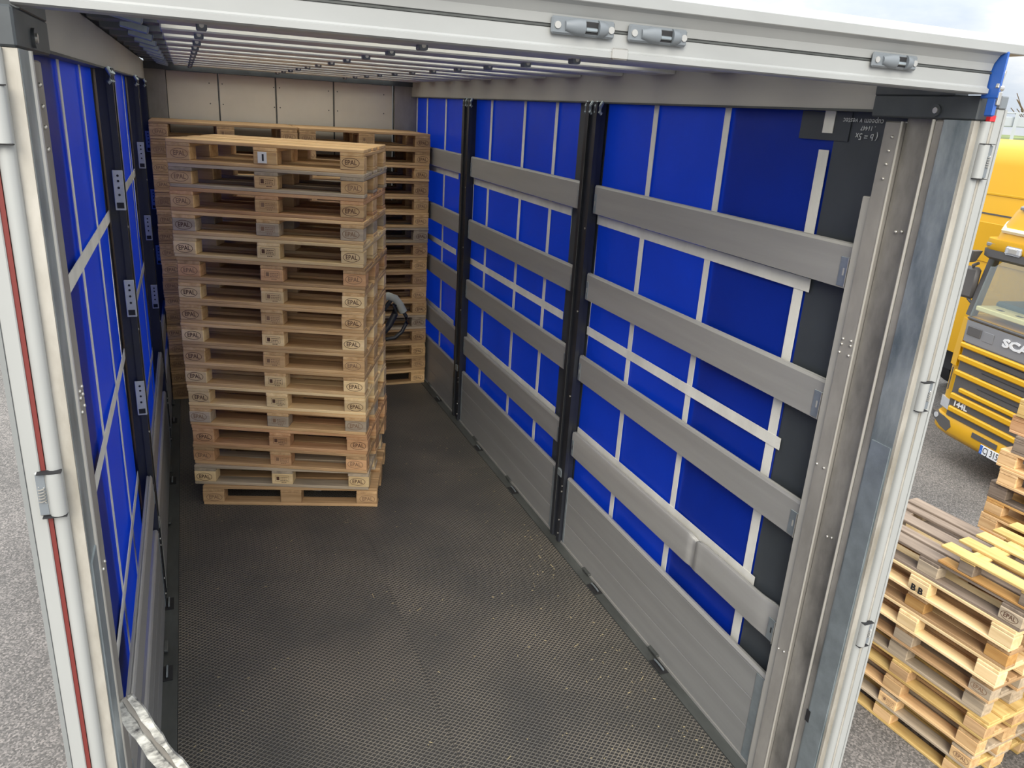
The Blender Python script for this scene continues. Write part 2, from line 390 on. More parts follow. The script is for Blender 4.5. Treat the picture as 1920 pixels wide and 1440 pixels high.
# ---- rear frame: corner posts, header, doors
def corner(s):
    w = struct('trim_%d' % (1 if s < 0 else 2), '%s rear corner post of the trailer' % ('left' if s < 0 else 'right'))
    dy = .033 if s > 0 else 0.0; y2 = 1.0 if s > 0 else .934; ye = 1.068 if s > 0 else 1.095
    def sp(n, x, y, z, m, bev=0.0, **k): return span(n, (s*x[0], s*x[1]), (y[0]+dy, y[1]+dy), z, m, w, bev, **k)
    sp('galvanised_plate', (1.180, 1.186), (.70, .792), (-.05, 2.775), m_galv)
    sp('galvanised_plate', (1.1765, 1.180), (.705, .785), (-.05, 1.74), m_galvclean)
    sp('plate_slot', (1.1755, 1.1765), (.776, .796), (.535, .588), m_dark)
    sp('jamb', (1.181, 1.204), (.690, .706), (-.05, 2.775), m_dirty)
    sp('post_core', (1.187, 1.238), (.707, .80), (-.05, 2.775), m_post)
    # steps behind the plate
    sp('post_flange', (1.186, 1.238), (.792, .83), (-.05, 2.775), m_postd, .006)
    bm = bmesh.new(); bm_cyl(bm, (s*(1.190 if s > 0 else 1.180), .835+dy if s > 0 else .80, -.05), (s*(1.190 if s > 0 else 1.180), .835+dy if s > 0 else .80, 2.775), .006, 8); link('bright_bead', me(bm, m_edge, 'bright_bead', True), w)
    sp('post_channel', (1.222, 1.262), (.835, y2-.004-dy), (-.05, 2.775), m_postd)
    bm = bmesh.new(); bm_cyl(bm, (s*1.205, y2, -.05), (s*1.205, y2, 2.765), .004, 8); link('bright_bead', me(bm, m_edge, 'bright_bead', True), w)
    sp('post_web', (1.203, 1.262), (y2-dy, ye-dy), (-.05, 2.765), m_post, .004)
    sp('curtain_guide', (1.216, 1.262), (ye+.002-dy, 1.112-dy), (-.05, 2.52), m_rail, .003)
    bm = bmesh.new()
    for y, z in ((1.055, 2.028), (1.056, 2.008), (1.059, 1.977), (1.017, 2.029), (1.015, 2.012), (1.015, 1.976), (1.056, 1.536), (1.019, 1.535), (1.056, .695), (1.025, .702), (1.025, 2.716), (1.027, 2.673), (1.026, 2.631), (1.027, 2.585)):
        bmesh.ops.create_uvsphere(bm, u_segments=8, v_segments=5, radius=.0055, matrix=Matrix.Translation((s*1.202, y, z)))
    for y, z in ((.945, 2.423), (.922, 2.427), (.952, 1.279), (.93, 1.285)):
        bmesh.ops.create_uvsphere(bm, u_segments=8, v_segments=5, radius=.006, matrix=Matrix.Translation((s*1.220, y, z)))
    link('rivet', me(bm, m_steel, 'rivet', True), w, kind='stuff')
    # hinge column
    bm = bmesh.new(); bm_box(bm, (s*1.218, .70+dy, 1.36), (.028, .03, 2.82)); bm_cyl(bm, (s*1.218, .684+dy, -.05), (s*1.218, .684+dy, 2.775), .0145, 16)
    link('hinge_column', me(bm, m_white, 'hinge_column', True), w)
    sp('column_seal', (1.2325, 1.241), (.676, .70), (-.05, 2.775), m_seal if s < 0 else m_dirty)
    # dark upper corner block
    b = sp('corner_block', (1.18, 1.242), (.685, 1.078), (2.776, 2.843), m_block, .004); sp('corner_block', (1.18, 1.236), (.775, 1.078), (2.843, 2.955), m_block, .002)
    bm = bmesh.new(); bm_cyl(bm, (s*1.18, .86, 2.80), (s*1.174, .86, 2.80), .018, 16); link('pivot_bolt', me(bm, m_block, 'pivot_bolt', True), w)
    bm = bmesh.new(); bm_cyl(bm, (s*1.174, .857, 2.80), (s*1.170, .857, 2.80), .009, 10); link('bolt_head', me(bm, m_steel, 'bolt_head', True), w)
    sp('red_marker', (1.218, 1.240), (.672, .685), (2.776, 2.792), m_red)
    return w
cl = corner(-1); crr = corner(1)
# rear header
hd = struct('trim_3', 'white aluminium rear roof header')
bm = bmesh.new()
bm_prism(bm, [(.70, 2.845), (.692, 2.848), (.692, 2.859), (.698, 2.862), (.700, 2.866), (.700, 2.897), (.704, 2.900), (.704, 2.904), (.699, 2.906), (.695, 2.925), (.682, 2.945), (.672, 2.951), (.76, 2.951), (.76, 2.845)], 'x', -1.183, 1.168)
link('header_profile', me(bm, m_whitef, 'header_profile'), hd)
span('roof_cap', (-1.262, 1.262), (.668, .80), (2.951, 2.977), m_whitef, hd, .002)
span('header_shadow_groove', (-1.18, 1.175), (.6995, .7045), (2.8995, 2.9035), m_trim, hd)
box('centre_striker', (-.008, .690, 2.857), (.040, .010, .024), m_steel, hd, .003)
bm = bmesh.new(); bm_box(bm, (1.176, .69, 2.895), (.006, .055, .12), (0, 0, 0), .002); bm_box(bm, (1.180, .682, 2.815), (.012, .03, .055), None, .004)
link('blue_bracket', me(bm, m_bluep, 'blue_bracket'), hd)
bm = bmesh.new(); bm_box(bm, (1.181, .672, 2.885), (.012, .014, .05), (0, R(10), 0), .003); bm_box(bm, (1.180, .664, 2.835), (.012, .006, .034), None, .001); bm_cyl(bm, (1.174, .668, 2.862), (1.188, .668, 2.862), .008, 10)
link('latch_pawl', me(bm, m_steel, 'latch_pawl'), hd)
def latch(x, lab):
    t = thing('latch_keeper', lab, 'latch', (x, .6945, 2.903), group='dark latch keepers on the rear header')
    bm = bmesh.new(); bm_box(bm, (0, -.003, 0), (.153, .010, .036), None, .004); link('keeper_plate', me(bm, m_plastic, 'keeper_plate'), t)
    bm = bmesh.new()
    for k in range(9):
        a = math.pi*k/8
    ring = lambda xx, rr_: [(xx, -.007-rr_*.75*math.sin(math.pi*k/8), rr_*math.cos(math.pi*k/8)) for k in range(9)]
    bm_loft(bm, [ring(-.045, .010), ring(-.018, .017), ring(.0, .0175)]); link('keeper_hood', me(bm, m_plastic, 'keeper_hood', True), t)
    bm = bmesh.new(); bm_loft(bm, [ring(.034, .0172), ring(.048, .016), ring(.058, .010)]); link('keeper_hood', me(bm, m_plastic, 'keeper_hood', True), t)
    box('keeper_slot', (.017, -.0085, 0), (.036, .003, .024), m_dark, t)
    box('striker_tongue', (.017, -.012, -.004), (.030, .006, .008), m_galvclean, t, .002)
    for xx in (-.063, .067):
        bm = bmesh.new(); bm_cyl(bm, (xx, -.008, 0), (xx, -.0105, 0), .0075, 12); s_ = link('screw', me(bm, m_steel, 'screw', True), t)
latch(-.104, 'dark grey latch keeper on white rear header, left of the centre striker')
latch(.085, 'dark grey latch keeper on white rear header, right of the centre striker')
latch(.801, 'dark grey latch keeper near the right end of the white rear header')

def door(s):
    dy = .033 if s > 0 else 0.0
    d = struct('door_%d' % (1 if s < 0 else 2), '%s white rear door folded back along the trailer side' % ('left' if s < 0 else 'right'))
    bm = bmesh.new(); bm_prism(bm, [(s*1.252, .70), (s*1.277, .70), (s*1.327, .93), (s*1.327, 1.95), (s*1.303, 1.95), (s*1.303, .945)], 'z', -.10, 2.81)
    link('door_panel', me(bm, m_white, 'door_panel'), d)
    span('door_edge_profile', (s*1.241, s*1.269), (.672, .715), (-.10, 2.81), m_white, d, .002)
    span('edge_gasket', (s*1.269, s*1.278), (.670, .705), (-.10, 2.81), m_gasket if s < 0 else m_white, d)
    span('door_end_cap', (s*1.241, s*1.270), (.668, .715), (2.81, 2.846), m_plastic, d, .003)
    for z in (2.665, 1.935, 1.020, .16):
        h = box('door_hinge', (s*1.229, .676, z), (.048, .016, .098), m_white, d, .003)
        bm = bmesh.new(); bm_cyl(bm, (-s*.011, -.006, -.047), (-s*.011, -.006, .047), .0155, 14); link('hinge_knuckle', me(bm, m_white, 'hinge_knuckle', True), h)
        box('hinge_pocket', (s*.014, -.0088, 0), (.016, .002, .090), m_plastic, h)
        pts = [(s*.014+.006*math.cos(a*.9), -.011+.004*math.sin(a*.9), -.018+.036*a/38) for a in range(39)]
        bm = bmesh.new(); bm_tube(bm, pts, .0016, 5); link('hinge_spring', me(bm, m_steel, 'hinge_spring', True), h)
        for zz in (-.049, .049): box('hinge_gap', (-s*.004, -.010, zz), (.044, .018, .002), m_dark, h)
    d.location.y = dy
    return d
door(-1); door(1)

# scuffed diagonal bar in the left rear corner
t = thing('scuffed_brace', 'bent steel brace with scraped white paint at the foot of the left rear post', 'brace')
p0, p1 = Vector((-1.184, .845, 1.252)), Vector((-.62, .66, .012)); d_ = (p1-p0)
rng = random.Random(3); bmA = bmesh.new(); bmB = bmesh.new()
def strip(bm, off, w, th, jag):
    n = 40; nrm = Vector((d_.z, 0, -d_.x)).normalized(); fr = Vector((0, -1, 0)); rows = []
    for i in range(n+1):
        c = p0 + d_*(i/n) + nrm*off + fr*.01*math.sin(i*.5)
        j1, j2 = rng.uniform(-jag, jag), rng.uniform(-jag, jag)
        rows.append([bm.verts.new(c + nrm*(a*w/2 + (j1 if a > 0 else j2)) + fr*b) for a, b in ((-1, 0), (-1, th), (1, th*1.4), (1, 0))])
    for a, b in zip(rows, rows[1:]):
        for k in range(4): bm.faces.new((a[k], a[(k+1) % 4], b[(k+1) % 4], b[k]))
    bm.faces.new(rows[0][::-1]); bm.faces.new(rows[-1])
strip(bmA, 0, .024, .012, .003); link('upper_flange', me(bmA, m_scuff, 'upper_flange'), t)
strip(bmB, -.034, .016, .010, .004); link('lower_flange', me(bmB, m_scuff, 'lower_flange'), t)
bmC = bmesh.new(); strip(bmC, -.017, .012, .004, .0005); link('brace_web', me(bmC, m_postd, 'brace_web'), t)

# ================================================================== posts, rails, dropsides
PY = {1: (3.10, 3.262), 2: (5.315, 5.500), 3: (7.03, 7.22)}
RZ = (2.352, 1.843, 1.330, .816); RH = .160
def side_post(s, k):
    ya, yb = PY[k]; ym = (ya+yb)/2
    side = 'right' if s > 0 else 'left'
    t = thing('side_post', 'black sliding post on the %s wall, %s from the open rear' % (side, ('first', 'second', 'third')[k-1]), 'post', (-.014 if k == 3 else 0, ym, 0), group='black sliding side posts')
    w = (yb-ya)
    bm = bmesh.new()
    for x0, x1, y0, y1 in ((1.222, 1.275, -w/2+.03, w/2-.03), (1.208, 1.235, -w/2+.012, -w/2+.05), (1.208, 1.235, w/2-.05, w/2-.012)):
        bm_box(bm, (s*(x0+x1)/2, (y0+y1)/2, 1.404), (x1-x0, y1-y0, 2.788))
    link('post_body', me(bm, m_black, 'post_body'), t)
    span('post_edge', (s*1.2065, s*1.2085), (w/2-.054, w/2-.049), (.05, 2.75), m_trim, t)
    # hook straps at the top
    for yy in (-.10, -.045, .02, .075):
        bm = bmesh.new(); bm_tube(bm, [(s*1.225, yy, 2.80), (s*1.212, yy, 2.775), (s*1.214, yy+.006, 2.745), (s*1.225, yy+.004, 2.735)], .010, 8); link('roller_hook', me(bm, m_galvclean, 'roller_hook', True), t)
    for z in RZ[:3]:
        if s < 0:
            b = box('rail_pocket', (s*1.226, -w/2-.004, z-RH/2), (.044, .012, .180), m_pocket, t, .002)
            bm = bmesh.new()
            for zz in (.066, .042, .012, -.02): bm_cyl(bm, (.0, -.006, zz), (.0, -.0074, zz), .0055, 8)
            link('pocket_hole', me(bm, m_dark, 'pocket_hole'), b, kind='stuff')
            box('pocket_mouth', (0, -.0065, -.068), (.030, .002, .026), m_dark, b)
    bm = bmesh.new()
    for z in (.07, .17, .38, .42, 1.05, 1.6, 2.1): bm_cyl(bm, (s*1.208, -w/2+.03, z), (s*1.205, -w/2+.03, z), .006, 8)
    link('bolt', me(bm, m_steel, 'bolt'), t, kind='stuff')
    span('bottom_lock', (s*1.205, s*1.222), (-.03, .03), (.47, .52), m_galvclean, t, .003)
    return t
for s in (1, -1):
    for k in (1, 2): side_post(s, k)
side_post(-1, 3)

BAYS = {1: (1.118, 3.10), 2: (3.265, 5.315), 3: (5.505, 7.235)}
def rail(s, bay, i):
    ya, yb = BAYS[bay]; yb = 7.02 if s < 0 and bay == 3 else yb; z1 = RZ[i]; z0 = z1-RH
    side = 'right' if s > 0 else 'left'; xi = 1.235 if s > 0 else 1.213
    o_ = ('top', 'second', 'third', 'lowest')[i]; b_ = ('', 'rearmost', 'middle', 'innermost')[bay]
    lab = '%s grey aluminium slat rail of the %s bay on the %s wall' % (o_, b_, side)
    if s > 0 and bay == 1 and i == 3: lab = 'lowest grey slat rail of the rearmost bay on the right wall, dented'
    t = thing('slat_rail', lab, 'rail', (s*xi, ya, z0), group='grey slat rails on the side walls')
    L = yb-ya; n = 110 if (bay == 1 and i == 3 and s > 0) else 1
    prof = [(0, 0), (0, .148), (.005, .158), (.010, .160), (.014, .154), (.019, .160), (.026, .158), (.026, 0), (.018, .004), (.006, .004)]
    bm = bmesh.new(); rings = []
    for j in range(n+1):
        y = L*j/n; dd = 0; zz = 0
        if n > 1:
            e_ = math.exp(-((y-.631)/.022)**2); e3 = math.exp(-((y-.06)/.05)**2)
            dd = .016*e_ - .005*math.exp(-((y-.585)/.02)**2) + .012*e3; zz = -.022*e_
        rings.append([(s*(p[0]+dd*(.3+.7*p[1]/.16)), y, p[1]+zz*(p[1]/.16)) for p in prof])
    bm_loft(bm, rings); link('slat_profile', me(bm, m_alu, 'slat_profile', n > 1), t)
    for y in (.028, L-.016):
        b = box('end_bracket', (-s*.0015, y, .058), (.003, .045 if y < 1 else .026, .105), m_galvclean, t, .001)
        box('bracket_slot', (-s*.002, 0, .0), (.001, .006, .026), m_dark if n > 1 else m_edge, b)
        if y < 1 and s > 0: box('bracket_flange', (-s*.004, -.022, 0), (.010, .003, .105), m_edge, b)
    return t
def dropside(s, bay):
    ya, yb = BAYS[bay]; yb = 7.02 if s < 0 and bay == 3 else yb; side = 'right' if s > 0 else 'left'; xi = 1.2305 if s > 0 else 1.213
    b_ = ('', 'rearmost', 'middle', 'innermost')[bay]
    t = thing('dropside', 'low grey aluminium dropside panel of the %s bay on the %s wall' % (b_, side), 'dropside', (s*xi, ya, .019), group='aluminium dropsides along the floor')
    L = yb-ya; zs = (0, .155, .31, .455)
    for za, zb in zip(zs, zs[1:]):
        bm = bmesh.new()
        bm_prism(bm, [(s*.002, za), (s*.0, za+.003), (s*.0, zb-.004), (s*.002, zb-.001), (s*.026, zb-.001), (s*.026, za)], 'y', .004, L-.004)
        link('plank', me(bm, m_alu2, 'plank'), t)
    bm = bmesh.new(); bm_prism(bm, [(0, .455), (-s*.002, .462), (s*.004, .472), (s*.012, .474), (s*.026, .470), (s*.026, .455)], 'y', .0, L)
    link('top_lip', me(bm, m_alu, 'top_lip'), t)
    for y, w in ((.028, .052), (L-.012, .022)):
        span('end_cap', (-s*.003, s*.0), (y-w/2, y+w/2), (.0, .455), m_galvclean, t, .001)
    span('cap_edge', (-s*.006, s*.02), (-.001, .003), (.0, .455), m_edge, t)
    for y in (.8, 1.6):
        if y < L: box('panel_hinge', (-s*.010, y, .004), (.020, .09, .014), m_trim, t, .003)
    return t
for bay in (1, 2, 3):
    for i in range(4): rail(1, bay, i)
    dropside(1, bay); dropside(-1, bay)
    rail(-1, bay, 3)

# ================================================================== pallets
def ring_pts(a, b, n): return [(a*math.cos(2*math.pi*k/n), b*math.sin(2*math.pi*k/n)) for k in range(n)]
def stamp_mesh(mat, txt):
    tm = text_mesh(txt, .040, mat, .0004, .0006)
    bm = bmesh.new(); bm.from_mesh(tm)
    for v in bm.verts: v.co.x *= .86
    n = 28; A = ring_pts(.054, .0295, n); B = ring_pts(.0505, .0262, n)
    va = [bm.verts.new((x, y, .0004)) for x, y in A]; vb = [bm.verts.new((x, y, .0004)) for x, y in B]
    for k in range(n): bm.faces.new((va[k], va[(k+1) % n], vb[(k+1) % n], vb[k]))
    m = bpy.data.meshes.new('stamp'); bm.to_mesh(m); bm.free(); m.materials.append(mat); return m
def mark_mesh(mat, seed):
    rg = random.Random(seed); bm = bmesh.new(); w, h = .046, .027; t_ = .0016
    for c, s in (((0, h, 0), (2*w, t_, .0006)), ((0, -h*.55, 0), (2*w, t_, .0006)), ((-w, h*.22, 0), (t_, h*1.5, .0006)), ((w, h*.22, 0), (t_, h*1.5, .0006))): bm_box(bm, c, s)
    bm_box(bm, (-w*.62, h*.25, 0), (.020, .026, .0006))
    for yy in (.55, .12, -.25):
        x = -.012
        while x < w*.8:
            l = rg.uniform(.004, .011); bm_box(bm, (x+l/2, h*yy, 0), (l, .0045, .0006)); x += l+.003
    for q in range(3): bm_box(bm, (.012*q, -h*.85, 0), (.008, .005, .0006))
    return me(bm, mat, 'ippc_mark')
EP = [stamp_mesh(m_stamp, 'EPAL'), stamp_mesh(m_faint, 'EPAL')]
MK = [mark_mesh(m_stamp, 1), mark_mesh(m_faint, 2)]
BBM = text_mesh('B B', .062, m_ink, .0005, .003)
def pallet(loc, yaw, label, group, tone='tan', blk=None, L=1.2, D=.8, stamps=(0, 0, 0), rnd=None, extra=None, name='wooden_pallet', bare=False):
    rg = random.Random(rnd); W_ = WD[tone]; WB = WD[blk or tone]
    t = thing(name, label, 'pallet', loc, (0, 0, yaw), group)
    k = D/.8; by = (-.35*k, 0, .35*k); bd = (.100, .145, .100); bx = (-L/2+.0725, 0, L/2-.0725)
    for y, d in zip(by, bd): box('bottom_board', (rg.uniform(-.003, .003), y, .011), (L, d, .022), W_, t, .0035)
    blocks = []
    for j, (y, d) in enumerate(zip(by, bd)):
        for i, x in enumerate(bx):
            b = box('block', (x+rg.uniform(-.004, .004), y+rg.uniform(-.003, .003), .061), (.145, d, .078), WB, t, .004)
            if j == 0: blocks.append((b, d))
    for x in bx: box('stringer', (x, 0, .111), (D, .145, .022), W_, t, .0035, rot=(0, 0, R(90)))
    sc = k
    for y, w in zip((-.3275, -.188, 0, .188, .3275), (.145, .1, .145, .1, .145)):
        box('top_board', (rg.uniform(-.004, .004), y*k, .133), (L, w*k*.87 if k < .95 else w, .022), W_, t, .0035, rot=(0, 0, rg.uniform(-.002, .002)))
    if not bare:
        for i, (b, d) in enumerate(blocks):
            st = stamps[i]
            if st is None: continue
            m = MK[st] if i == 1 else EP[st]
            link('ippc_mark' if i == 1 else 'stamp', m, b, (rg.uniform(-.008, .008), -d/2-.0006, rg.uniform(-.004, .004)), (R(90), 0, 0))
    return t, blocks
# ---- front stack inside the trailer
yaw0 = -.3968; fu = Vector((math.cos(yaw0), math.sin(yaw0), 0)); fv = Vector((-math.sin(yaw0), math.cos(yaw0), 0))
FC = Vector((-1.0237, 4.3549, 0)) + fu*.6 + fv*.4
# tone, block tone, lateral offset (m), extra yaw, stamps
FR = [('brown', 'brown', .018, .10, (1, None, 1)), ('grey', 'pale', -.020, .055, (0, 0, 0)), ('brown', 'red', -.006, .0, (1, 1, 1)), ('red', 'red', -.004, .005, (0, 0, 0)), ('tan', 'grey', -.010, -.004, (1, 1, 1)),
      ('pale', 'pale', -.014, .002, (0, 0, 0)), ('tan', 'pale', -.016, -.006, (0, 0, 0)), ('tan', 'tan', -.018, .0, (0, 1, 1)), ('tan', 'pale', -.022, .006, (0, 0, 0)), ('tan', 'tan', -.020, -.004, (0, 1, 0)), ('tan', 'pale', -.016, .0, (0, 1, 0)),
      ('brown', 'red', -.012, .004, (1, 1, 1)), ('pale', 'pale', -.022, -.004, (0, 0, 0)), ('tan', 'grey', -.022, .002, (0, 1, 1)), ('red', 'tan', -.024, .004, (1, 1, 0)), ('grey', 'tan', -.018, -.002, (1, 0, 1)), ('tan', 'tan', -.022, .006, (1, None, 0))]
TN = {'brown': 'brown', 'grey': 'greyish', 'red': 'reddish', 'tan': 'tan', 'pale': 'pale', 'weath': 'weathered', 'yellow': 'yellow', 'orange': 'orange'}
for k, (tn, bt, off, dy, st) in enumerate(FR):
    lab = '%s pallet from the bottom of the tall front stack in the trailer, %s wood' % (ORD[k], TN[tn]) if k else 'bottom pallet of the tall front stack in the trailer, worn brown wood'
    if k == 16: lab = 'topmost pallet of the tall front stack in the trailer, white sticker on its middle block'
    t, bl = pallet(FC + fu*off + Vector((0, 0, .144*k)), yaw0+dy, lab, 'pallets of the front stack', tn, bt, stamps=st, rnd=k)
    if k == 16:
        b = bl[1][0]; q = box('sticker', (-.01, -.074, .004), (.055, .001, .066), m_paper, b); q['label'] = 'white sticker with a dark bar'
        link('printed_bar', me((lambda bm: (bm_box(bm, (0, 0, 0), (.012, .0005, .040)), bm)[1])(bmesh.new()), m_ink, 'printed_bar'), b, (-.006, -.0748, .004))
# ---- two stacks against the bulkhead
PB = .1455
for nm, cx, cy, yw, tones in (('right', .603, 6.825, .002, ['tan', 'brown', 'tan', 'brown', 'grey', 'tan']), ('left', -.606, 6.84, .0, ['brown', 'tan', 'brown', 'tan', 'tan'])):
    for k in range(17):
        rg = random.Random(100+k+(50 if nm == 'left' else 0)); tn = tones[k % len(tones)] if k < 16 else 'brown'
        lab = '%s pallet%s of the %s stack against the bulkhead' % (ORD[k] if k < 16 else 'topmost', ' from the bottom' if 0 < k < 16 else '', nm)
        pallet((cx+rg.uniform(-.002, .002), cy+rg.uniform(-.008, .006), PB*k), yw+rg.uniform(-.003, .003), lab, 'pallets of the %s stack at the bulkhead' % nm, tn, tn, stamps=(1, 1, rg.choice((0, 1))), rnd=200+k)

# ---- pallet truck behind the front stack
pj = thing('pallet_truck', 'hand pallet truck parked behind the front stack, its grip showing at the right', 'pallet truck', (FC.x, FC.y, 0), (0, 0, yaw0))
for x in (-.19, .19):
    bm = bmesh.new(); bm_box(bm, (x, .22, .064), (.13, .90, .045), None, .008); fk = link('fork', me(bm, m_dark, 'fork'), pj)
    bm = bmesh.new(); bm_cyl(bm, (x-.03, -.19, .045), (x+.03, -.19, .045), .022, 14); link('fork_roller', me(bm, m_paper, 'fork_roller', True), fk)
bm = bmesh.new(); bm_box(bm, (0, .70, .20), (.46, .13, .26), None, .02); bm_cyl(bm, (0, .78, .10), (0, .78, .52), .045, 16); link('pump_body', me(bm, m_jackr, 'pump_body', True), pj)
for x in (-.07, .07):
    bm = bmesh.new(); bm_cyl(bm, (x-.025, .80, .085), (x+.025, .80, .085), .085, 20); link('steer_wheel', me(bm, m_rub, 'steer_wheel', True), pj)
inv = Matrix.Translation((FC.x, FC.y, 0)) @ Euler((0, 0, yaw0)).to_matrix().to_4x4(); inv = inv.inverted()
hp = inv @ Vector((.555, 5.20, 1.20))
base = Vector((0, .80, .45))
tube('tiller', [base, base.lerp(hp, .5), hp], .018, m_black, pj)
def H(dx, dz, dy=0): return inv @ Vector((.555+dx, 5.20+dy, 1.20+dz))
bm = bmesh.new(); bm_tube(bm, [H(-.08, .01), H(-.03, .03), H(.03, .005), H(.07, -.05), H(.10, -.11)], .034, 10); link('grip_head', me(bm, m_jackg, 'grip_head', True), pj)
tube('handle_loop', [H(.09, -.09), H(.125, -.15), H(.125, -.21), H(.09, -.28), H(.03, -.33), H(-.05, -.34)], .016, m_black, pj, 10)
tube('release_lever', [H(.03, -.04), H(.03, -.12), H(-.02, -.22), H(-.07, -.28)], .028, m_black, pj, 10)

# ---- outdoor stack beside the right rear door
La, Da = 1.26, .72; yA = -1.477
ua = Vector((math.cos(yA), math.sin(yA), 0)); va = Vector((-math.sin(yA), math.cos(yA), 0))      # ua runs towards the camera end, va away from the trailer
CA = Vector((3.515, 1.587, GZ)) - ua*(La/2-.0725) + va*(Da/2)
# (tone, block, shift along length, shift away, stamps)
AR = [('yellow', 'tan', -.02, .01, (None, None, None)), ('grey', 'tan', .0, 0, (None, 1, 1)), ('tan', 'tan', .01, .0, (None, None, None)), ('yellow', 'brown', .03, .0, (None, None, None)), ('grey', 'grey', -.03, .02, (None, None, None)),
      ('brown', 'grey', .0, -.01, (None, None, 1)), ('pale', 'pale', .01, -.03, (None, None, None)), ('brown', 'orange', .02, .0, (None, None, None)), ('pale', 'pale', .02, -.02, (None, None, None)), ('weath', 'grey', .03, .01, (None, None, 0))]
for k, (tn, bt, du, dv, st) in enumerate(AR):
    lab = '%s pallet from the bottom of the outdoor stack beside the right rear door, %s wood' % (ORD[k], TN[tn]) if k else 'bottom pallet of the outdoor stack beside the right rear door, resting on asphalt'
    if k == 8: lab = 'pale pallet lettered BB in the outdoor stack beside the right rear door'
    if k == 9: lab = 'weathered grey-decked pallet on top of the outdoor stack beside the rear door'
    p = CA + ua*(du-.010*k*.2) + Vector((-.010*k, -.008*k, .144*k)) + va*dv
    t, bl = pallet(p, yA, lab, 'pallets of the outdoor stack by the door', tn, bt, La, Da, st, rnd=300+k)
    if k == 8: link('ippc_mark', MK[0], bl[2][0], (0, -.0466, .002), (R(90), 0, 0)); link('lettering', BBM, bl[1][0], (.01, -.0731, -.006), (R(90), 0, 0))
topA = GZ+.144*10
# one-way pallet on top
t = thing('one_way_pallet', 'light yellow one-way pallet lying askew on the weathered grey pallet deck', 'pallet', tuple(Vector((3.335, 1.70, topA))+Vector((-.02, -.40, .001))-ua*.27+va*.14), (0, 0, yA))
for y in (.05, .40, .75): box('bottom_board', (.10, y, .008), (1.06, .095, .016), WD['orange'], t, .003)
for x in (-.25, .135, .52):
    for y in (.05, .40, .75): box('block', (x, y, .055), (.10, .09, .078), WD['chip'], t, .004)
    box('stringer', (x, .40, .102), (.80, .10, .016), WD['yellow'], t, .003, rot=(0, 0, R(90)))
for y in (.045, .222, .40, .578, .755): box('top_board', (.10, y, .119), (1.06, .10, .018), WD['yellow'], t, .003)

# ---- second outdoor stack, right of it
yB = yA-.02; ub = Vector((math.cos(yB), math.sin(yB), 0)); vb = Vector((-math.sin(yB), math.cos(yB), 0))
CB = Vector((4.92, 2.79, GZ)) + ub*(.6-.0725+.04) + vb*.4
BT = ['tan', 'brown', 'tan', 'grey', 'tan', 'orange', 'orange', 'tan', 'orange', 'weath', 'tan', 'tan', 'weath', 'red', 'yellow', 'tan', 'yellow']
BO = [0, 0, 0, 0, 0, 0, .02, .0, .0, -.02, .03, -.02, .05, -.03, -.01, 0, 0]
for k in range(16):
    rg = random.Random(400+k)
    lab = '%s pallet from the bottom of the tall outdoor stack near the yellow truck, %s wood' % (ORD[k], TN[BT[k]]) if k else 'bottom pallet of the tall outdoor stack near the yellow truck, on asphalt'
    pallet(CB + ub*(BO[k]+max(0, k-7)*.009) + vb*rg.uniform(-.02, .02) + Vector((0, 0, .144*k)), yB+rg.uniform(-.015, .015), lab, 'pallets of the tall outdoor stack', BT[k], BT[k] if BT[k] != 'orange' else 'tan', stamps=(None, None, None), rnd=400+k)
# ---- third outdoor stack, bottom right edge of the view
yC = yA+.02; uc = Vector((math.cos(yC), math.sin(yC), 0)); vc = Vector((-math.sin(yC), math.cos(yC), 0))
CC = Vector((3.87, .96, GZ)) + uc*.6 + vc*.4
for k in range(7):
    tn = ('tan', 'pale', 'tan', 'red', 'tan', 'pale', 'tan')[k]
    lab = '%s pallet from the bottom of the low stack at the right picture edge, %s wood' % (ORD[k], TN[tn]) if k else 'bottom pallet of the low stack at the right picture edge, on asphalt'
    pallet(CC + Vector((0, 0, .144*k)), yC+random.Random(k).uniform(-.01, .01), lab, 'pallets of the low edge stack', tn, 'pale', stamps=(None, None, None), rnd=500+k)

# ================================================================== yellow truck
lt = Vector((.184, .983, 0)).normalized(); xt = -lt
PT = Vector((7.832, 4.938, GZ)); PT = Vector((PT.x, PT.y, GZ)) + lt*(-.26)
tr = thing('yellow_truck', 'yellow heavy truck facing the trailer, silver lettering on its grey front', 'truck', tuple(PT), (0, 0, math.atan2(xt.y, xt.x)))
def rr_ring(hw, y0, y1, z, r=.22, n=5):
    pts = []
    for cx_, cy_, a0 in ((hw-r, y0+r, -90), (hw-r, y1-.08, 0), (-hw+r, y1-.08, 90), (-hw+r, y0+r, 180)):
        q = r if cy_ < y0+r+.01 else .08
        cxx = math.copysign(hw-q, cx_)
        for k in range(n+1):
            a = R(a0+90*k/n); pts.append((cxx+q*math.cos(a), cy_+q*math.sin(a), z))
    return pts
def loft(name, rings, mat, parent, **k):
    bm = bmesh.new(); bm_loft(bm, rings); return link(name, me(bm, mat, name, True), parent, **k)
loft('bumper', [rr_ring(1.13, .10, 1.0, .36), rr_ring(1.20, .02, 1.0, .42), rr_ring(1.22, 0, 1.0, .46), rr_ring(1.22, 0, 1.0, .62), rr_ring(1.20, .02, 1.0, .652)], m_yel, tr)
loft('cab_lower', [rr_ring(1.19, .03, 2.1, .652), rr_ring(1.20, .03, 2.1, 1.2), rr_ring(1.20, .04, 2.1, 1.66), rr_ring(1.19, .06, 2.1, 1.93)], m_yel, tr)
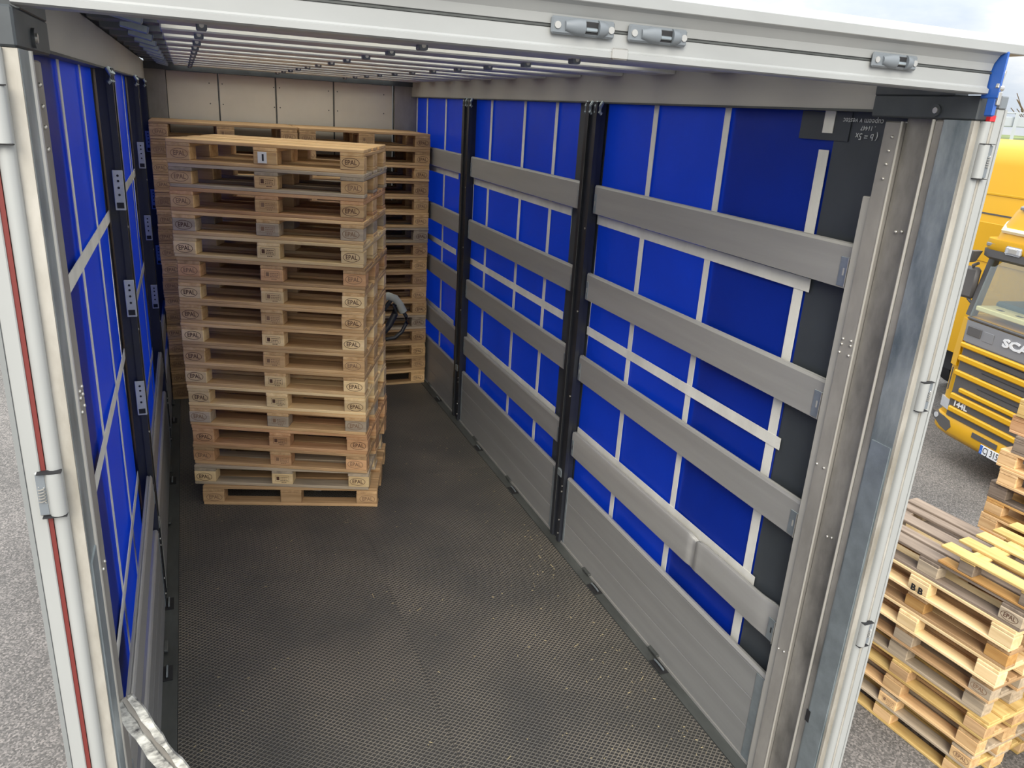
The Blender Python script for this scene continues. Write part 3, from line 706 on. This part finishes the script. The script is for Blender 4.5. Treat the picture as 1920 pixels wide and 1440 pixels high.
# upper cab: pillars, roof, back, doors with windows left open
for s in (-1, 1):
    bm = bmesh.new(); bm_loft(bm, [[(s*1.03, .09, 1.93), (s*1.17, .13, 1.93), (s*1.18, .28, 1.93), (s*1.10, .24, 1.93)], [(s*1.00, .20, 2.70), (s*1.14, .24, 2.70), (s*1.15, .38, 2.70), (s*1.07, .34, 2.70)]])
    link('windscreen_pillar', me(bm, m_tgrey, 'windscreen_pillar'), tr)
    bm = bmesh.new(); bm_box(bm, (s*1.15, 1.82, 2.32), (.07, .54, .80)); link('rear_quarter', me(bm, m_yel, 'rear_quarter'), tr)
    box('side_window', (s*1.155, .92, 2.30), (.008, 1.24, .74), m_glass, tr)
box('cab_back', (0, 2.06, 2.32), (2.24, .06, .80), m_yel, tr)
bm = bmesh.new(); bm_loft(bm, [[(-1.05, .085, 1.94), (1.05, .085, 1.94), (1.05, .0855, 1.94), (-1.05, .0855, 1.94)], [(-1.02, .195, 2.70), (1.02, .195, 2.70), (1.02, .1955, 2.70), (-1.02, .1955, 2.70)]])
link('windscreen', me(bm, m_glass, 'windscreen'), tr)
box('dashboard', (0, .62, 2.06), (2.08, .46, .16), m_dash, tr, .03)
box('reflection_ledge', (0, .26, 2.05), (2.04, .30, .06), m_cream, tr, .01)  # cream ledge put in for the reflection along the windscreen foot
boxes('ledge_mark', [((x, .22, 2.082), (.09, .05, .006)) for x in (-.75, -.45, -.15, .15, .45, .75)], m_tgrey, tr)  # dark marks on the cream ledge that stands in for a reflection
bm = bmesh.new(); bm_tube(bm, [(.5+.20*math.cos(a), .72+.06*math.sin(a), 2.18+.19*math.sin(a)) for a in [2*math.pi*k/20 for k in range(21)]], .018, 8); link('steering_wheel', me(bm, m_tgrey, 'steering_wheel', True), tr)
for x in (-.5, .5): bm = bmesh.new(); bm_box(bm, (x, 1.35, 2.15), (.5, .18, .8), (R(-8), 0, 0), .05); link('seat_back', me(bm, m_dash, 'seat_back'), tr)
box('wiper_panel', (0, .055, 1.925), (2.05, .05, .03), m_tgrey, tr, .008)
loft('sun_visor', [rr_ring(1.13, .12, .55, 2.665, .16), rr_ring(1.15, .06, .60, 2.70, .16), rr_ring(1.16, .06, .60, 2.785, .16)], m_tgrey, tr)
loft('roof_band', [rr_ring(1.17, .07, 2.1, 2.785), rr_ring(1.18, .05, 2.1, 2.83), rr_ring(1.17, .06, 2.1, 2.915)], m_yel, tr)
loft('high_roof', [rr_ring(1.10, .09, 2.1, 2.915, .25), rr_ring(1.10, .11, 2.1, 3.02, .28), rr_ring(1.06, .18, 2.1, 3.25, .32), rr_ring(.98, .30, 2.1, 3.48, .36), rr_ring(.82, .52, 2.0, 3.64, .36), rr_ring(.5, .85, 1.8, 3.72, .30)], m_yel, tr)
box('marker_strip', (0, .185, 3.30), (1.62, .05, .045), m_tsil, tr, .012)
tube('cream_stripe', [(-1.075, .60, 3.26), (-1.06, .42, 3.16), (-1.04, .28, 3.08), (-.90, .115, 3.03), (-.5, .105, 3.03), (.5, .105, 3.03), (.90, .115, 3.03), (1.04, .28, 3.08), (1.06, .42, 3.16)], .035, m_cream, tr, 6)
for x in (-.62, .62):
    b = box('roof_lamp', (x, .052, 2.82), (.24, .03, .10), m_lens, tr, .02)
    box('lamp_bulb', (0, -.016, 0), (.12, .006, .05), m_steel, b, .002)
for s in (-1, 1):
    box('step_pad', (s*.98, .068, 2.845), (.14, .03, .04), m_tsil, tr, .006)
    m1 = thing  # mirrors are parts of the truck
    bm = bmesh.new(); bm_loft(bm, [[(s*1.16, -.02, 2.60), (s*1.22, .02, 2.58), (s*1.24, .10, 2.58), (s*1.17, .08, 2.60)], [(s*1.08, -.06, 2.74), (s*1.18, -.04, 2.74), (s*1.20, .10, 2.74), (s*1.12, .10, 2.74)]])
    link('wide_mirror', me(bm, m_tgrey, 'wide_mirror', True), tr)
    bm = bmesh.new(); bm_box(bm, (s*1.27, .16, 2.32), (.20, .10, .40), (0, 0, R(-20*s)), .035); link('main_mirror', me(bm, m_tgrey, 'main_mirror', True), tr)
    bm = bmesh.new(); bm_tube(bm, [(s*1.18, .14, 2.58), (s*1.24, .12, 2.54), (s*1.26, .16, 2.50)], .02, 6); bm_tube(bm, [(s*1.16, .2, 2.05), (s*1.25, .17, 2.12)], .018, 6); link('mirror_arm', me(bm, m_tgrey, 'mirror_arm'), tr)
    # corner deflector and black side gap
    bm = bmesh.new(); bm_loft(bm, [[(s*.98, .0, 1.30), (s*1.10, .03, 1.30), (s*1.10, .06, 1.30), (s*.98, .03, 1.30)], [(s*.98, .005, 1.48), (s*1.13, .06, 1.48), (s*1.13, .09, 1.48), (s*.98, .03, 1.48)], [(s*1.00, .03, 1.90), (s*1.15, .10, 1.90), (s*1.15, .13, 1.90), (s*1.00, .06, 1.90)]]); link('corner_deflector', me(bm, m_yel, 'corner_deflector', True), tr)
    box('corner_gap', (s*1.135, .105, 1.40), (.10, .02, .16), m_tgrey, tr, rot=(0, 0, R(40*s)))
    box('corner_slot', (s*1.02, .012, 1.12), (.012, .01, .30), m_tgrey, tr)
    bm = bmesh.new(); bm_loft(bm, [[(s*.91, -.004, .72), (s*1.12, .05, .72), (s*1.12, .07, .72), (s*.91, .03, .72)], [(s*.91, .006, .845), (s*1.13, .055, .855), (s*1.13, .08, .855), (s*.91, .04, .845)]]); link('headlamp', me(bm, m_lens, 'headlamp', True), tr)
    bm = bmesh.new(); bm_prism(bm, [(s*1.16, .64), (s*.95, .625), (s*.84, .60), (s*.80, .53), (s*.86, .45), (s*.98, .475), (s*1.10, .54), (s*1.16, .58)], 'y', -.004, .06); link('fog_pocket', me(bm, m_tgrey, 'fog_pocket'), tr)
    cyl('fog_lamp', (s*1.08, -.012, .595), (s*1.08, .03, .595), .036, m_lens, tr)
    for y in (1.25,): bm = bmesh.new(); bm_cyl(bm, (s*.86, y, .50), (s*1.18, y, .50), .50, 32); link('front_wheel', me(bm, m_rub, 'front_wheel', True), tr)
    bm = bmesh.new(); bm_cyl(bm, (s*.80, 4.6, .50), (s*1.18, 4.6, .50), .50, 32); link('rear_wheel', me(bm, m_rub, 'rear_wheel', True), tr)
    span('frame_rail', (s*.38, s*.48), (1.0, 6.2), (.62, .90), m_rub, tr)
box('grille_panel', (0, .018, 1.146), (1.86, .03, .985), m_tgrey, tr)
for zc, h, hw in ((1.594, .064, .965), (1.427, .074, .95), (1.232, .070, .955), (.928, .077, .92), (.760, .070, .905)): box('grille_bar', (0, -.006, zc), (2*hw, .05, h), m_yel, tr, .014)
bm = bmesh.new(); bm_box(bm, (-.10, -.006, 1.036), (1.42, .05, .060), None, .014); o = link('grille_bar', me(bm, m_yel, 'grille_bar'), tr); o['label'] = 'broken short grille bar'
bm = bmesh.new(); rg = random.Random(5)
for k in range(9): bm_tube(bm, [(-.55, .000, 1.00+.068*k), (.55, .000, 1.00+.068*k)], .004, 4)
link('grille_mesh', me(bm, m_rub, 'grille_mesh'), tr, kind='stuff')
loft('silver_fascia', [[(-.975, .010, 1.64), (.975, .010, 1.64), (.975, .05, 1.64), (-.975, .05, 1.64)], [(-.99, .015, 1.90), (.99, .015, 1.90), (.99, .06, 1.90), (-.99, .06, 1.90)]], m_tsil, tr)
for s in (-1, 1):
    b = box('grab_recess', (s*.83, .006, 1.785), (.22, .012, .11), m_tgrey, tr, .005)
    box('recess_trim', (s*.60, .009, 1.775), (.16, .006, .12), m_tsil, tr, .002)
link('lettering', text_mesh('SCANIA', .135, m_silver, .006, .006), tr, (0, .004, 1.785), (R(90), 0, 0)).scale = (1.55, 1, 1)
link('lettering', text_mesh('144L', .105, m_silver, .004, .003), tr, (-.735, -.004, .844), (R(90), 0, 0)).scale = (1.15, 1, 1)
box('bumper_slot', (-.24, -.003, .575), (.40, .012, .065), m_tgrey, tr); box('bumper_slot', (.40, -.003, .575), (.40, .012, .065), m_tgrey, tr)
pl = box('number_plate', (0, -.012, .470), (.52, .012, .112), m_plate, tr, .002)
box('plate_band', (-.238, -.0065, 0), (.042, .002, .108), m_pblue, pl); box('plate_band', (.238, -.0065, 0), (.042, .002, .108), m_pblue, pl)
link('plate_letter', text_mesh('I', .04, m_plate, .0005), pl, (-.238, -.008, -.03), (R(90), 0, 0))
q = link('plate_letter', text_mesh('CJ 315', .115, m_ink, .0006, .001, 'LEFT'), pl, (-.212, -.0066, 0), (R(90), 0, 0)); q.scale = (.78, 1, 1)

# ---- second yellow vehicle behind it
P2 = PT + lt*2.75 - Vector((-lt.y, lt.x, 0))*1.6
t2 = thing('yellow_lorry', 'tall plain yellow lorry body parked behind the yellow truck', 'lorry', tuple(P2), (0, 0, math.atan2(xt.y, xt.x)))
loft('lorry_body', [rr_ring(1.25, 0, 6.0, .9, .25), rr_ring(1.25, 0, 6.0, 3.70, .25), rr_ring(1.22, .10, 6.0, 3.92, .22), rr_ring(1.12, .35, 5.9, 4.06, .20)], m_yel, t2)
box('body_crease', (0, -.004, 3.30), (1.9, .012, .03), m_yel, t2, .004); box('body_gap', (0, -.002, 3.02), (2.0, .008, .022), m_tgrey, t2)
box('lower_panel', (.0, -.006, 2.62), (1.7, .016, .56), m_yel, t2, .007)
tube('roof_seam', [(.95, -.004, 2.9), (.95, -.003, 3.5), (.80, .0, 3.66), (.3, .02, 3.72), (-.4, .03, 3.74)], .006, m_tgrey, t2, 5)
for s in (-1, 1):
    for y in (1.2, 4.6): bm = bmesh.new(); bm_cyl(bm, (s*.86, y, .50), (s*1.18, y, .50), .50, 28); link('lorry_wheel', me(bm, m_rub, 'lorry_wheel', True), t2)
span('lorry_frame', (-.5, .5), (.2, 5.8), (.55, .9), m_rub, t2)

# ---- far bank with barrier and twigs
bm = bmesh.new(); dirn = Vector((.80, .60, 0)); side_ = Vector((-.60, .80, 0)); O0 = Vector((-.92, -.98, 0))
rows = []
for d, z in ((24, GZ), (27, 1.6), (29, 2.75), (33, 2.95), (50, 3.0)):
    rows.append([bm.verts.new(O0 + dirn*d + side_*w_ + Vector((0, 0, z))) for w_ in (-14, -7, 0, 7, 14)])
for a, b in zip(rows, rows[1:]):
    for k in range(4): bm.faces.new((a[k], a[k+1], b[k+1], b[k]))
link('embankment', me(bm, m_grass, 'embankment'), None, kind='structure', label='grassy bank far behind the yellow truck')
gr = thing('guard_rail', 'grey road barrier on the grassy bank beyond the yellow truck', 'barrier', tuple(O0+dirn*30+Vector((0, 0, 2.80))), (0, 0, math.atan2(side_.y, side_.x)))
box('beam', (0, 0, .52), (26, .06, .30), m_barrier, gr, .02); box('top_tube', (0, 0, .78), (26, .06, .05), m_barrier, gr, .01)
for k in range(9): box('barrier_post', (-12+3*k, .06, .30), (.10, .10, 1.0), m_barrier, gr)
for k in range(1):
    rg = random.Random(600+k); b0 = O0 + dirn*(33.5+rg.uniform(-.5, 1)) + side_*(-1.1+1.9*k) + Vector((0, 0, 2.94))
    t = thing('bare_shrub', 'brown leafless shrub above the grey barrier on the bank', 'shrub', tuple(b0))
    bm = bmesh.new()
    for q in range(150):
        a = rg.uniform(0, 6.28); r_ = rg.uniform(.0, 1.3); h = rg.uniform(.7, 1.9)
        p = Vector((r_*.3*math.cos(a), r_*.3*math.sin(a), 0)); m_ = Vector((r_*.8*math.cos(a), r_*.8*math.sin(a), h*.6)); e_ = Vector((r_*1.1*math.cos(a+.2), r_*1.1*math.sin(a+.2), h))
        bm_tube(bm, [p, m_, e_], .016, 3)
    link('twigs', me(bm, m_twig, 'twigs'), t, kind='stuff')

# ---- straw litter on the load floor
bm = bmesh.new(); rg = random.Random(11)
for k in range(260):
    x, y = rg.uniform(-1.1, 1.12), .9+4.2*rg.random()**1.3
    if k % 2: x = 1.10-abs(rg.gauss(0, .25))
    if x < -1.1: continue
    l = rg.uniform(.005, .014) if k % 20 else rg.uniform(.025, .045)
    bm_box(bm, (x, y, .0025), (l, rg.uniform(.0012, .0026), .002), (0, 0, rg.uniform(0, 3.14)))
link('straw_litter', me(bm, m_straw, 'straw_litter'), None, kind='stuff', label='scattered bits of straw on the trailer floor', category='straw')
